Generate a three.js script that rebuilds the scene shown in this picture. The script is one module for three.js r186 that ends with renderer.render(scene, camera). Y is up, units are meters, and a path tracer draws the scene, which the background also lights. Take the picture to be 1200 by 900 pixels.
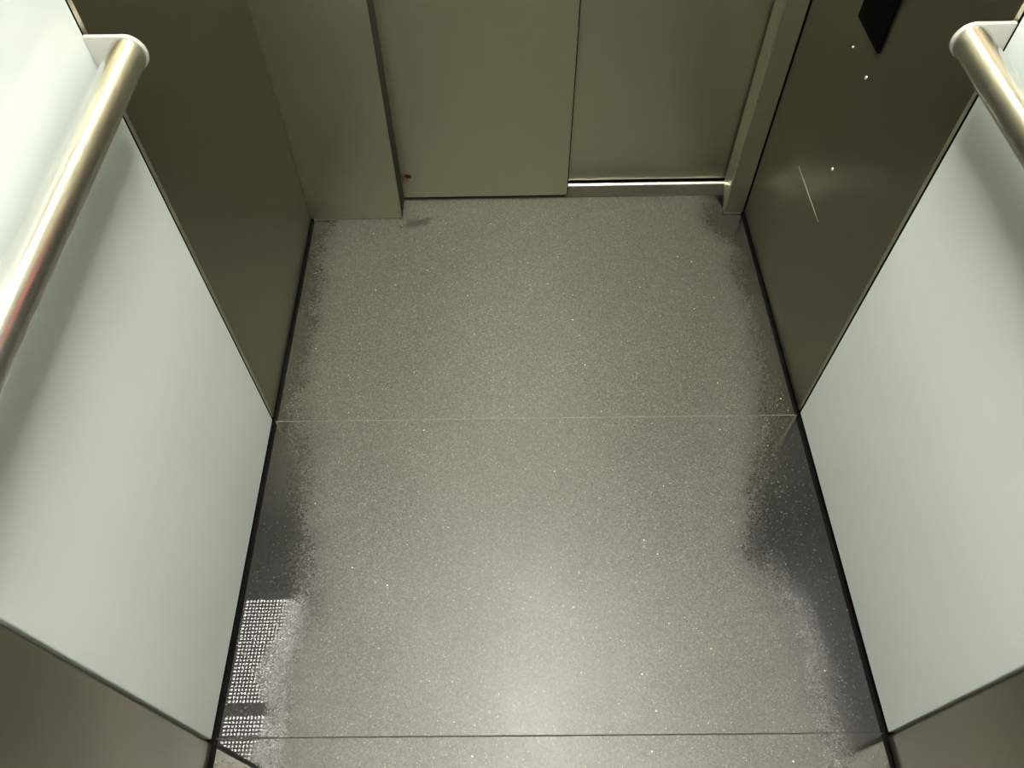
import * as THREE from 'three';
import { RoundedBoxGeometry } from 'three/addons/geometries/RoundedBoxGeometry.js';
import { mergeGeometries } from 'three/addons/utils/BufferGeometryUtils.js';
import { RectAreaLightUniformsLib } from 'three/addons/lights/RectAreaLightUniformsLib.js';

// ---------------------------------------------------------------- camera, lights, exposure
const scene = new THREE.Scene();
const renderer = new THREE.WebGLRenderer({ antialias: true });
renderer.toneMapping = THREE.LinearToneMapping;
renderer.toneMappingExposure = 1.36;
renderer.shadowMap.enabled = true;
RectAreaLightUniformsLib.init();
scene.background = new THREE.Color(0x000000);

const camera = new THREE.PerspectiveCamera(2 * Math.atan(450 / 896.4) * 180 / Math.PI, 4 / 3, 0.02, 20);
camera.position.set(-0.0581, 1.3601, 0);
camera.rotation.set(-0.9633, -0.0089, -0.0098, 'YXZ');
scene.add(camera);

const LAMP_COLOR = new THREE.Color().setRGB(1.0, 0.98, 0.885);
const LAMP = 128;                       // radiance of the ceiling diffusers
const CEIL = 2.2;                      // car height
const LIGHTS = [[-1.245, -0.785], [-0.73, -0.27], [-0.215, 0.245]];   // z ranges of the three luminaires
const LIGHT_HALF = 0.21;
for (const [a, b] of LIGHTS) {
  const l = new THREE.RectAreaLight(LAMP_COLOR, LAMP, LIGHT_HALF * 2, b - a);
  l.position.set(0, CEIL - 0.011, (a + b) / 2);
  l.rotation.x = -Math.PI / 2;         // faces down
  l.castShadow = true;
  scene.add(l);
}

// ---------------------------------------------------------------- helpers
let seed = 12345;
const rnd = () => { seed = (seed + 0x6d2b79f5) | 0; let t = Math.imul(seed ^ (seed >>> 15), 1 | seed); t = (t + Math.imul(t ^ (t >>> 7), 61 | t)) ^ t; return ((t ^ (t >>> 14)) >>> 0) / 4294967296; };
const hash = (x, y, k) => { let h = Math.imul(x, 374761393) + Math.imul(y, 668265263) + Math.imul(k, 2147483647 % 65521); h = Math.imul(h ^ (h >>> 13), 1274126177); return ((h ^ (h >>> 16)) >>> 0) / 4294967296; };
const smooth = (a, b, x) => { const t = Math.min(1, Math.max(0, (x - a) / (b - a))); return t * t * (3 - 2 * t); };
function noise(x, y, k = 0) {
  const xi = Math.floor(x), yi = Math.floor(y), fx = x - xi, fy = y - yi, u = fx * fx * (3 - 2 * fx), v = fy * fy * (3 - 2 * fy);
  const a = hash(xi, yi, k), b = hash(xi + 1, yi, k), c = hash(xi, yi + 1, k), d = hash(xi + 1, yi + 1, k);
  return a + (b - a) * u + (c - a) * v + (a - b - c + d) * u * v;
}
const fbm = (x, y, k) => 0.5 * noise(x, y, k) + 0.27 * noise(2.03 * x, 2.03 * y, k + 1) + 0.15 * noise(4.1 * x, 4.1 * y, k + 2) + 0.08 * noise(8.2 * x, 8.2 * y, k + 3);
function texture(w, h, fn, color = false) {
  const d = new Uint8Array(w * h * 4);
  for (let j = 0; j < h; j++) for (let i = 0; i < w; i++) {
    const v = fn(i, j), o = 4 * (j * w + i);
    d[o] = 255 * Math.min(1, Math.max(0, v[0])); d[o + 1] = 255 * Math.min(1, Math.max(0, v[1])); d[o + 2] = 255 * Math.min(1, Math.max(0, v[2])); d[o + 3] = 255;
  }
  const t = new THREE.DataTexture(d, w, h);
  t.wrapS = t.wrapT = THREE.RepeatWrapping; t.magFilter = THREE.LinearFilter; t.minFilter = THREE.LinearMipmapLinearFilter; t.generateMipmaps = true;
  if (color) t.colorSpace = THREE.SRGBColorSpace;
  t.needsUpdate = true;
  return t;
}
// uv in metres from the dominant axis of each triangle's normal
function metreUV(g) {
  g = g.index ? g.toNonIndexed() : g;
  const p = g.attributes.position, uv = new Float32Array(p.count * 2), a = new THREE.Vector3(), b = new THREE.Vector3(), c = new THREE.Vector3();
  for (let i = 0; i < p.count; i += 3) {
    a.fromBufferAttribute(p, i); b.fromBufferAttribute(p, i + 1); c.fromBufferAttribute(p, i + 2);
    const n = b.clone().sub(a).cross(c.clone().sub(a)), x = Math.abs(n.x), y = Math.abs(n.y), z = Math.abs(n.z);
    [a, b, c].forEach((v, k) => { const q = y >= x && y >= z ? [v.x, v.z] : x >= z ? [v.z, v.y] : [v.x, v.y]; uv[2 * (i + k)] = q[0]; uv[2 * (i + k) + 1] = q[1]; });
  }
  g.setAttribute('uv', new THREE.BufferAttribute(uv, 2));
  return g;
}
function mesh(name, geometry, material, parent, label) {
  const m = new THREE.Mesh(metreUV(geometry), material);
  m.name = name; m.castShadow = m.receiveShadow = true; parent.add(m);
  if (label) m.userData.label = label;
  return m;
}
const box = (x0, x1, y0, y1, z0, z1) => new THREE.BoxGeometry(x1 - x0, y1 - y0, z1 - z0).translate((x0 + x1) / 2, (y0 + y1) / 2, (z0 + z1) / 2);
const rbox = (x0, x1, y0, y1, z0, z1, r) => new RoundedBoxGeometry(x1 - x0, y1 - y0, z1 - z0, 2, r).translate((x0 + x1) / 2, (y0 + y1) / 2, (z0 + z1) / 2);
// an upright prism: plan outline [[x, z], ...] from y0 to y1
function prism(outline, y0, y1, bevel = 0) {
  const s = new THREE.Shape(outline.map(([x, z]) => new THREE.Vector2(x, -z)));
  const g = new THREE.ExtrudeGeometry(s, { depth: y1 - y0, bevelEnabled: bevel > 0, bevelSize: bevel, bevelThickness: bevel, bevelOffset: -bevel, bevelSegments: 2 });
  return g.rotateX(-Math.PI / 2).translate(0, y0, 0);
}
function root(name, label, category, kind) {
  const g = new THREE.Group(); g.name = name; g.userData = { label, category }; if (kind) g.userData.kind = kind; scene.add(g); return g;
}

// ---------------------------------------------------------------- materials
// fine brushed grain for the steel (bump + slight roughness), 0.5 m repeat
const grain = texture(512, 512, (i, j) => { const v = 0.5 + 0.28 * (hash(i, j >> 3, 5) - 0.5) + 0.4 * (hash(i, j >> 5, 6) - 0.5) + 0.25 * (hash(i >> 1, j, 7) - 0.5); return [v, v, v]; });
const metreRepeat = (t, r, rv = r) => { const c = t.clone(); c.repeat.set(r, rv); c.needsUpdate = true; return c; };
const steelRough = texture(512, 512, (i, j) => { const v = 0.92 + 0.08 * fbm(i / 40, j / 64, 11) + 0.05 * (hash(i, j >> 2, 8) - 0.5); return [v, v, v]; });
const steel = (r, g, b, rough, extra = {}) => new THREE.MeshPhysicalMaterial({ color: new THREE.Color().setRGB(r, g, b), metalness: 1, roughness: rough, roughnessMap: metreRepeat(steelRough, 2), bumpMap: metreRepeat(grain, 3), bumpScale: 0.00006, ...extra });
const M = {
  wallSteel: steel(0.25, 0.23, 0.178, 0.36),
  doorSteel: steel(0.43, 0.418, 0.305, 0.40),
  rail: new THREE.MeshPhysicalMaterial({ color: new THREE.Color().setRGB(0.72, 0.705, 0.67), metalness: 1, roughness: 0.25 }),
  bracket: new THREE.MeshPhysicalMaterial({ color: new THREE.Color().setRGB(0.55, 0.54, 0.5), metalness: 0.6, roughness: 0.45 }),
  aluminium: new THREE.MeshPhysicalMaterial({ color: new THREE.Color().setRGB(0.86, 0.85, 0.82), metalness: 1, roughness: 0.3 }),
  black: new THREE.MeshPhysicalMaterial({ color: new THREE.Color().setRGB(0.003, 0.003, 0.003), roughness: 0.8, specularIntensity: 0.1 }),
  plate: new THREE.MeshPhysicalMaterial({ color: new THREE.Color().setRGB(0.0012, 0.0012, 0.001), roughness: 0.5, specularIntensity: 0.03 }),
  ceiling: new THREE.MeshStandardMaterial({ color: new THREE.Color().setRGB(0.72, 0.71, 0.67), roughness: 0.6 }),
  glass: new THREE.MeshPhysicalMaterial({ color: new THREE.Color().setRGB(0.445, 0.495, 0.485), roughness: 0.55, clearcoat: 0.5, clearcoatRoughness: 0.0 }),
  joint: new THREE.MeshStandardMaterial({ color: new THREE.Color().setRGB(0.1, 0.096, 0.078), roughness: 0.7 }),
  sill: new THREE.MeshPhysicalMaterial({ color: new THREE.Color().setRGB(0.02, 0.019, 0.014), roughness: 0.6, specularIntensity: 0.4 }),
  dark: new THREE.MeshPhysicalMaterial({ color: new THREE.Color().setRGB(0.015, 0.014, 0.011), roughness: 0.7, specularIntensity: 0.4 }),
  litEdge: steel(0.42, 0.40, 0.31, 0.42),
  jointDark: new THREE.MeshStandardMaterial({ color: new THREE.Color().setRGB(0.03, 0.027, 0.02), roughness: 0.8 }),
  shaft: new THREE.MeshStandardMaterial({ color: new THREE.Color().setRGB(0.05, 0.05, 0.05), roughness: 0.9 }),
};

// floor: dark speckled sheet; one texture covers 1.2 m x 2.0 m of the car, u = x, v = z
const FW = 1.2, FL = 2.0, TX = 1228, TZ = 2048, FX0 = -0.6, FZ0 = -1.6;
const flecks = new Float32Array(TX * TZ * 3);
for (let k = 0; k < 30000; k++) {
  const cx = Math.floor(rnd() * TX), cz = Math.floor(rnd() * TZ), big = rnd(), r = big > 0.985 ? 1.1 : 0.6, s = 0.06 + 0.7 * Math.pow(rnd(), 3), warm = rnd();
  for (let dz = -2; dz <= 2; dz++) for (let dx = -2; dx <= 2; dx++) {
    const x = cx + dx, z = cz + dz, d = Math.hypot(dx, dz);
    if (x < 0 || z < 0 || x >= TX || z >= TZ || d > r) continue;
    const o = 3 * (z * TX + x), v = s;
    flecks[o] += v; flecks[o + 1] += v * (0.95 - 0.1 * warm); flecks[o + 2] += v * (0.85 - 0.5 * warm);
  }
}
// Foot traffic has scuffed the middle of the sheets to a dusty matt grey; along the walls patches of the
// original smooth black surface are left. Each row: z, width of the unworn border at the left wall, at the right wall (metres).
const BORDER = [[-1.47, 0.06, 0.08], [-1.38, 0.04, 0.055], [-1.2, 0.03, 0.035], [-0.95, 0.035, 0.05], [-0.8, 0.075, 0.085], [-0.68, 0.09, 0.14], [-0.58, 0.105, 0.15], [-0.5, 0.105, 0.135], [-0.43, 0.115, 0.10], [-0.33, 0.105, 0.085], [-0.2, 0.10, 0.10], [0.4, 0.10, 0.10]];
function border(z, k) {
  let n = 1; while (n < BORDER.length - 1 && z > BORDER[n][0]) n++;
  const p = BORDER[n - 1], q = BORDER[n], t = Math.min(1, Math.max(0, (z - p[0]) / (q[0] - p[0])));
  return p[k] + (q[k] - p[k]) * t;
}
const worn = new Float32Array(TX * TZ);
for (let j = 0; j < TZ; j++) for (let i = 0; i < TX; i++) {
  const x = FX0 + (i + 0.5) / TX * FW, z = FZ0 + (j + 0.5) / TZ * FL;
  const ragged = 0.07 * (fbm(i / 90, j / 90, 61) - 0.5), soft = 0.06;
  const p = smooth(-soft, soft, x + 0.544 - border(z, 1) + ragged) * smooth(-soft, soft, 0.544 - x - border(z, 2) + ragged);
  const speck = 0.55 * hash(i, j, 63) + 0.45 * noise(i / 2.4, j / 2.4, 64);                  // scuffed in specks, not as a wash
  worn[j * TX + i] = Math.min(1, Math.max(0, p + 3.2 * p * (1 - p) * (speck - 0.5)));
}
const floorColor = texture(TX, TZ, (i, j) => {
  const g = hash(i, j, 21), g2 = noise(i / 2.2, j / 2.2, 22), c = fbm(i / 160, j / 160, 23), w = worn[j * TX + i];
  const sx = FX0 + (i + 0.5) / TX * FW, sz = FZ0 + (j + 0.5) / TZ * FL, dirt = smooth(0, 0.7, 1 - Math.hypot((sx + 0.282) / 0.045, (sz + 1.447 + 0.25 * (sx + 0.282)) / 0.02) + 1.2 * (fbm(i / 12, j / 12, 71) - 0.5));
  const v = (0.092 + 0.122 * w) * (1 - 0.75 * dirt) * (1 + 0.8 * (g - 0.5) + 0.5 * (g2 - 0.5) + 0.14 * (c - 0.5));
  const o = 3 * (j * TX + i);
  return [v + flecks[o], v + flecks[o + 1], v * (0.96 - 0.045 * w) + flecks[o + 2]];
}, true);
const floorRough = texture(TX, TZ, (i, j) => { const w = worn[j * TX + i], x = FX0 + i / TX * FW, z = FZ0 + j / TZ * FL, v = (x < -0.36 && z > -0.54 && z < -0.2 ? 0.006 : 0.10) * (1 - w) + 0.46 * w + 0.1 * w * (noise(i / 3, j / 3, 31) - 0.5) + 0.08 * w * (fbm(i / 120, j / 120, 32) - 0.5); return [v, v, v]; });
const floorBump = texture(TX, TZ, (i, j) => { const v = 0.5 + worn[j * TX + i] * (0.5 * (noise(i / 3, j / 3, 41) - 0.5) + 0.3 * (hash(i, j, 42) - 0.5)); return [v, v, v]; });
const place = (t) => { t.repeat.set(1 / FW, 1 / FL); t.offset.set(-FX0 / FW, -FZ0 / FL); return t; };
M.floor = new THREE.MeshPhysicalMaterial({ map: place(floorColor), roughness: 1, roughnessMap: place(floorRough), bumpMap: place(floorBump), bumpScale: 0.00008, ior: 1.5 });

// ---------------------------------------------------------------- measurements (metres, floor top at y = 0)
const WX = 0.55;                       // panel face
const ZF = -1.463, ZB = 0.372;         // front returns, back wall
const ZL = -1.535, ZR = -1.587;        // door leaves
const FE = 0.5432;                      // floor edge

// ---------------------------------------------------------------- floor
const floor = root('floor', 'dark grey speckled lift floor in three sheets with thin joints', 'floor', 'structure');
mesh('subfloor', box(-0.62, 0.62, -0.06, -0.012, -1.70, ZB + 0.05), M.black, floor);
const S1 = [-0.860, -0.854], S2 = [-0.247, -0.236], J = 0.0008;       // the two joints: z at the left and at the right edge
const sheet = (pts) => prism(pts, -0.0115, 0, 0.0005);
mesh('floor_sheet', sheet([[-FE, ZF], [-FE, S1[0] - J], [FE, S1[1] - J], [FE, ZF], [0.504, -1.472], [0.490, -1.5335], [-0.3205, -1.5335], [-0.3205, ZF]]), M.floor, floor);
mesh('floor_sheet', sheet([[-FE, S1[0] + J], [-FE, S2[0] - J], [FE, S2[1] - J], [FE, S1[1] + J]]), M.floor, floor);
mesh('floor_sheet', sheet([[-FE, S2[0] + J], [-FE, ZB], [FE, ZB], [FE, S2[1] + J]]), M.floor, floor);
for (const s of [S1, S2]) mesh('joint_filler', prism([[-FE - 0.004, s[0] - J], [-FE - 0.004, s[0] + J], [FE + 0.004, s[1] + J], [FE + 0.004, s[1] - J]], -0.0118, s === S1 ? -0.0002 : -0.0012), s === S1 ? M.joint : M.jointDark, floor);
// door sill: dark plate and the bright guide bar in front of the rear leaf
mesh('sill_plate', box(-0.3205, 0.54, -0.0115, -0.0005, -1.5775, -1.5355), M.sill, floor, 'plain dark sill plate');
const barShape = new THREE.Shape(); barShape.absarc(0, 0, 0.0062, 0, Math.PI, false); barShape.lineTo(-0.0062, -0.008); barShape.lineTo(0.0062, -0.008);
mesh('sill_guide_bar', new THREE.ExtrudeGeometry(barShape, { depth: 0.86, bevelEnabled: false, curveSegments: 14 }).rotateY(Math.PI / 2).translate(-0.33, -0.0032, -1.584), M.aluminium, floor, 'bright aluminium sill bar under the rear door leaf');

// ---------------------------------------------------------------- side walls
function sideWall(name, s, z1, z2, label) {
  const w = root(name, label, 'wall', 'structure');
  const X = (d) => s * (WX + d);       // d metres behind the panel face
  const flip = (o) => (s > 0 ? o : o.slice().reverse());
  const panel = (za, zb, ca, cb, y0, mat, nm, lb) => mesh(nm, prism(flip([[X(0), za + ca], [X(ca), za], [X(0.019), za], [X(0.019), zb], [X(cb), zb], [X(0), zb - cb]]), y0, CEIL - 0.02), mat, w, lb);
  const front = panel(ZF + 0.003, z1 - 0.003, 0.001, 0.0088, 0.009, M.wallSteel, 'steel_panel', 'brushed dark stainless steel panel beside the door');
  w.front = front;
  const zt = z1 - 0.003, c = 0.0085;
  mesh('lit_edge', prism(flip([[X(-0.0003), zt - c - 0.0003], [X(0.0006), zt - c - 0.0003], [X(0.0034), zt - c + 0.0022], [X(0.0031), zt - c + 0.0031]]), 0.009, CEIL - 0.02), M.litEdge, front, 'folded edge of the steel panel, coloured lighter as if lit');  // brighter steel colour paints the light caught by the bevel
  mesh('gap_shade', prism(flip([[X(0.0032), zt - c + 0.0029], [X(0.004), zt - c + 0.0028], [X(c), zt - 0.0012], [X(c), zt - 0.0001], [X(c - 0.0003), zt - 0.0001]]), 0.009, CEIL - 0.02), M.black, front, 'black filler painting the shade in the joint gap');  // black fill paints the open gap beside the glass as shade
  panel(z1, z2, 0.0012, 0.0012, 0.014, M.glass, 'glass_panel', 'pale green back-painted glass panel behind the handrail');
  panel(z2 + 0.003, ZB, 0.005, 0.001, 0.005, M.wallSteel, 'steel_panel', 'brushed stainless steel panel towards the back');
  mesh('wall_backing', box(Math.min(X(0.021), X(0.07)), Math.max(X(0.021), X(0.07)), -0.012, CEIL, -1.66, ZB + 0.04), M.black, w);
  return w;
}
const wallLeft = sideWall('wall_left', -1, -0.8565, -0.2435, 'lift wall of two bare steel panels around a pale glass panel, opposite the control plate');
const wallRight = sideWall('wall_right', 1, -0.8515, -0.2345, 'lift wall of two steel panels around a pale glass panel, with screws and a scratch');
for (const [y, z, k] of [[0.598, -1.142, 1], [0.421, -1.1253, 0.9], [0.6019, -1.2259, 0.6]]) {
  const g = mergeGeometries([new THREE.CylinderGeometry(0.0026, 0.0034, 0.0014, 16).toNonIndexed(), new THREE.TorusGeometry(0.0026, 0.0006, 6, 18).rotateX(Math.PI / 2).translate(0, 0.0006, 0).toNonIndexed()]);
  mesh('screw_head', g.scale(k, 1, k).rotateZ(Math.PI / 2).translate(WX - 0.0006, y, z), M.aluminium, wallRight.front);
}
mesh('scratch', rbox(WX - 0.0004, WX + 0.001, 0.3152, 0.3161, -1.2612, -1.0968, 0.0003), M.aluminium, wallRight.front, 'thin bright horizontal scratch in the steel');

const wallBack = root('wall_back', 'steel back wall of the lift', 'wall', 'structure');
mesh('steel_panel', box(-WX + 0.002, WX - 0.002, 0.006, CEIL, ZB + 0.001, ZB + 0.03), M.wallSteel, wallBack);

// ---------------------------------------------------------------- front wall and doors
const wallFront = root('wall_front', 'steel front returns framing the lift door opening', 'wall', 'structure');
mesh('door_return', prism([[-0.566, ZF], [-0.3225, ZF], [-0.3205, ZF - 0.002], [-0.3205, -1.53], [-0.566, -1.53]].reverse(), 0.006, CEIL - 0.02), M.doorSteel, wallFront, 'wide steel return beside the front leaf');
mesh('door_return', prism([[0.500, ZF], [0.5465, ZF], [0.5465, -1.56], [0.5205, -1.58], [0.497, ZF - 0.003]].reverse(), 0.006, CEIL - 0.02), M.doorSteel, wallFront, 'narrow steel return beside the rear leaf');
mesh('reveal_shade', box(-0.3204, -0.3192, 0.007, CEIL - 0.13, -1.5325, ZF - 0.003), M.dark, wallFront, 'dark strip painting the shade in the door reveal');  // dark colour stands in for the shadow gap beside the leaf
mesh('toe_strip', box(-0.545, -0.3225, -0.011, 0.0045, ZF - 0.02, ZF - 0.0005), M.joint, wallFront);
mesh('toe_strip', box(0.500, 0.544, -0.011, 0.0045, ZF - 0.02, ZF - 0.0005), M.joint, wallFront);
mesh('shaft_wall', box(-0.62, 0.62, -0.06, CEIL, -1.70, -1.66), M.shaft, wallFront);
// rust spot on the lower left of the front leaf
const rustMap = texture(512, 512, (i, j) => {
  const x = -0.34 + (i + 0.5) / 512 * 0.16, y = (j + 0.5) / 512 * 0.16, n = fbm(i / 14, j / 14, 51);
  const a = smooth(0.0, 0.5, 1 - Math.hypot((x + 0.302) / 0.011, (y - 0.076) / 0.009) + 0.9 * (n - 0.5));
  const b = smooth(0.0, 0.6, 1 - Math.hypot((x + 0.312) / 0.021, (y - 0.072) / 0.017) + 1.0 * (n - 0.5));
  const mix = (p, q, t) => p + (q - p) * t;
  let c = [0.688, 0.679, 0.589];
  c = c.map((v, k) => mix(v, [0.56, 0.43, 0.25][k], 0.55 * b)); c = c.map((v, k) => mix(v, [0.33, 0.18, 0.1][k], 0.85 * a));
  return c;
}, true);
rustMap.wrapS = rustMap.wrapT = THREE.ClampToEdgeWrapping;
rustMap.repeat.set(1 / 0.16, 1 / 0.16); rustMap.offset.set(0.34 / 0.16, 0);
M.doorRust = M.doorSteel.clone(); M.doorRust.color.setRGB(1, 1, 1); M.doorRust.map = rustMap;
function leaf(name, x0, x1, y0, z, mat, label) {
  const d = root(name, label, 'lift door', 'structure');
  mesh('door_skin', rbox(x0, x1, y0, CEIL - 0.06, z - 0.028, z, 0.0012), mat, d);
  mesh('guide_shoe', box(x0 + 0.02, x1 - 0.02, -0.0005, y0 + 0.004, z - 0.019, z - 0.007), M.black, d);
  return d;
}
const frontLeaf = leaf('door_1', -0.42, 0.1025, 0.0075, ZL, M.doorRust, 'front sliding lift door leaf in brushed steel with a rust spot');
leaf('door_2', 0.06, 0.5400, 0.0085, ZR - 0.004, M.doorSteel, 'rear sliding lift door leaf in brushed steel above the bright sill bar');
mesh('edge_strip', rbox(0.1026, 0.1052, 0.009, CEIL - 0.07, ZL - 0.012, ZL - 0.004, 0.0008), M.black, frontLeaf, 'thin black strip along the leaf edge');  // narrow black line down the edge of the front leaf
mesh('door_header', box(-WX - 0.07, WX + 0.07, CEIL - 0.12, CEIL, -1.5, ZF), M.doorSteel, wallFront);

// ---------------------------------------------------------------- ceiling and its lights
const ceiling = root('ceiling', 'lift ceiling', 'ceiling', 'structure');
mesh('ceiling_panel', box(-0.62, 0.62, CEIL, CEIL + 0.05, -1.70, ZB + 0.05), M.ceiling, ceiling);
M.louvre = new THREE.MeshStandardMaterial({ color: new THREE.Color().setRGB(0.5, 0.5, 0.48), roughness: 0.5 });
M.diffuser = new THREE.MeshStandardMaterial({ color: 0xffffff, roughness: 0.5, emissive: LAMP_COLOR.clone(), emissiveIntensity: 4 });
LIGHTS.forEach(([a, b], i) => {
  const l = root(i ? 'ceiling_light_00' + i : 'ceiling_light', 'rectangular louvred ceiling light ' + ['nearest the lift doors', 'between the two others', 'nearest the back wall'][i], 'ceiling light'); l.userData.group = 'ceiling light panels';
  mesh('diffuser', rbox(-LIGHT_HALF, LIGHT_HALF, CEIL - 0.010, CEIL, a, b, 0.002), M.diffuser, l);
  const t = 0.012, y0 = CEIL - 0.026, y1 = CEIL, cells = [];       // egg-crate louvre of 15.6 mm cells below the diffuser
  for (let k = 1; k < 27; k++) { const x = -LIGHT_HALF + k * LIGHT_HALF / 13.5; cells.push(box(x - 0.0036, x + 0.0036, CEIL - 0.018, CEIL - 0.0155, a, b)); }
  const n = Math.round((b - a) / 0.0156);
  for (let k = 1; k < n; k++) { const z = a + (b - a) * k / n; cells.push(box(-LIGHT_HALF, LIGHT_HALF, CEIL - 0.0181, CEIL - 0.0156, z - 0.0036, z + 0.0036)); }
  mesh('louvre', mergeGeometries(cells), M.louvre, l);
  mesh('light_frame', mergeGeometries([box(-LIGHT_HALF - t, -LIGHT_HALF - 0.0005, y0, y1, a - t, b + t), box(LIGHT_HALF + 0.0005, LIGHT_HALF + t, y0, y1, a - t, b + t), box(-LIGHT_HALF, LIGHT_HALF, y0, y1, a - t, a - 0.0005), box(-LIGHT_HALF, LIGHT_HALF, y0, y1, b + 0.0005, b + t)]), M.ceiling, l);
});

// ---------------------------------------------------------------- handrails
function handrail(name, s, za, zb, label) {
  const h = root(name, label, 'handrail'); h.userData.group = 'handrails';
  const cx = s * 0.505, cy = 0.837, r = 0.0205, tk = 0.006;
  mesh('tube', new THREE.CylinderGeometry(r, r, zb - za - 2 * tk - 0.0012, 64, 1, true).rotateX(Math.PI / 2).translate(cx, cy, (za + zb) / 2), M.rail, h, 'satin metal rail tube');
  for (const z of [za, zb - tk]) {
    const R = 0.0222, sh = new THREE.Shape();      // flat plate from the wall, rounded where it carries the tube
    sh.moveTo(-(WX - 0.505) + 0.0002, R); sh.lineTo(0, R); sh.absarc(0, 0, R, Math.PI / 2, -Math.PI / 2, true); sh.lineTo(-(WX - 0.505) + 0.0002, -R); sh.closePath();
    const g = new THREE.ExtrudeGeometry(sh, { depth: tk - 0.0012, bevelEnabled: true, bevelSize: 0.0006, bevelThickness: 0.0006, bevelOffset: -0.0006, bevelSegments: 2, curveSegments: 28 });
    g.translate(0, 0, 0.0006); if (s > 0) g.rotateY(Math.PI).translate(0, 0, tk);
    mesh('end_bracket', g.translate(cx, cy, z), M.bracket, h, 'flat rounded end bracket');
  }
}
handrail('handrail', -1, -0.859, -0.236, 'satin steel tube handrail with a red glint, on the wall facing the black control plate');
handrail('handrail_001', 1, -0.859, -0.236, 'satin steel tube handrail on the wall that carries the black control plate');

// ---------------------------------------------------------------- control plate on the right wall
const cop = root('control_panel', 'narrow black control plate on the steel panel above the screws and scratch', 'control panel');
mesh('plate', rbox(WX - 0.005, WX - 0.0002, 0.648, 1.85, -1.2425, -1.131, 0.001), M.plate, cop);
M.red = new THREE.MeshStandardMaterial({ color: 0x300000, roughness: 0.4, emissive: new THREE.Color().setRGB(1, 0.02, 0.06), emissiveIntensity: 15 });
mesh('display', rbox(WX - 0.0065, WX - 0.0045, 1.125, 1.175, -1.2025, -1.1725, 0.0008), M.red, cop, 'glowing red indicator');
const red = new THREE.RectAreaLight(new THREE.Color().setRGB(1, 0.02, 0.06), 15, 0.03, 0.05);
red.position.set(WX - 0.0075, 1.15, -1.1875); red.rotation.y = Math.PI / 2; red.castShadow = true; scene.add(red);

// each thing's group stands at the middle of its base
for (const g of scene.children) {
  if (!g.isGroup) continue;
  const b = new THREE.Box3().setFromObject(g), p = new THREE.Vector3((b.min.x + b.max.x) / 2, b.min.y, (b.min.z + b.max.z) / 2);
  g.position.copy(p); for (const c of g.children) c.position.sub(p);
}

renderer.render(scene, camera);
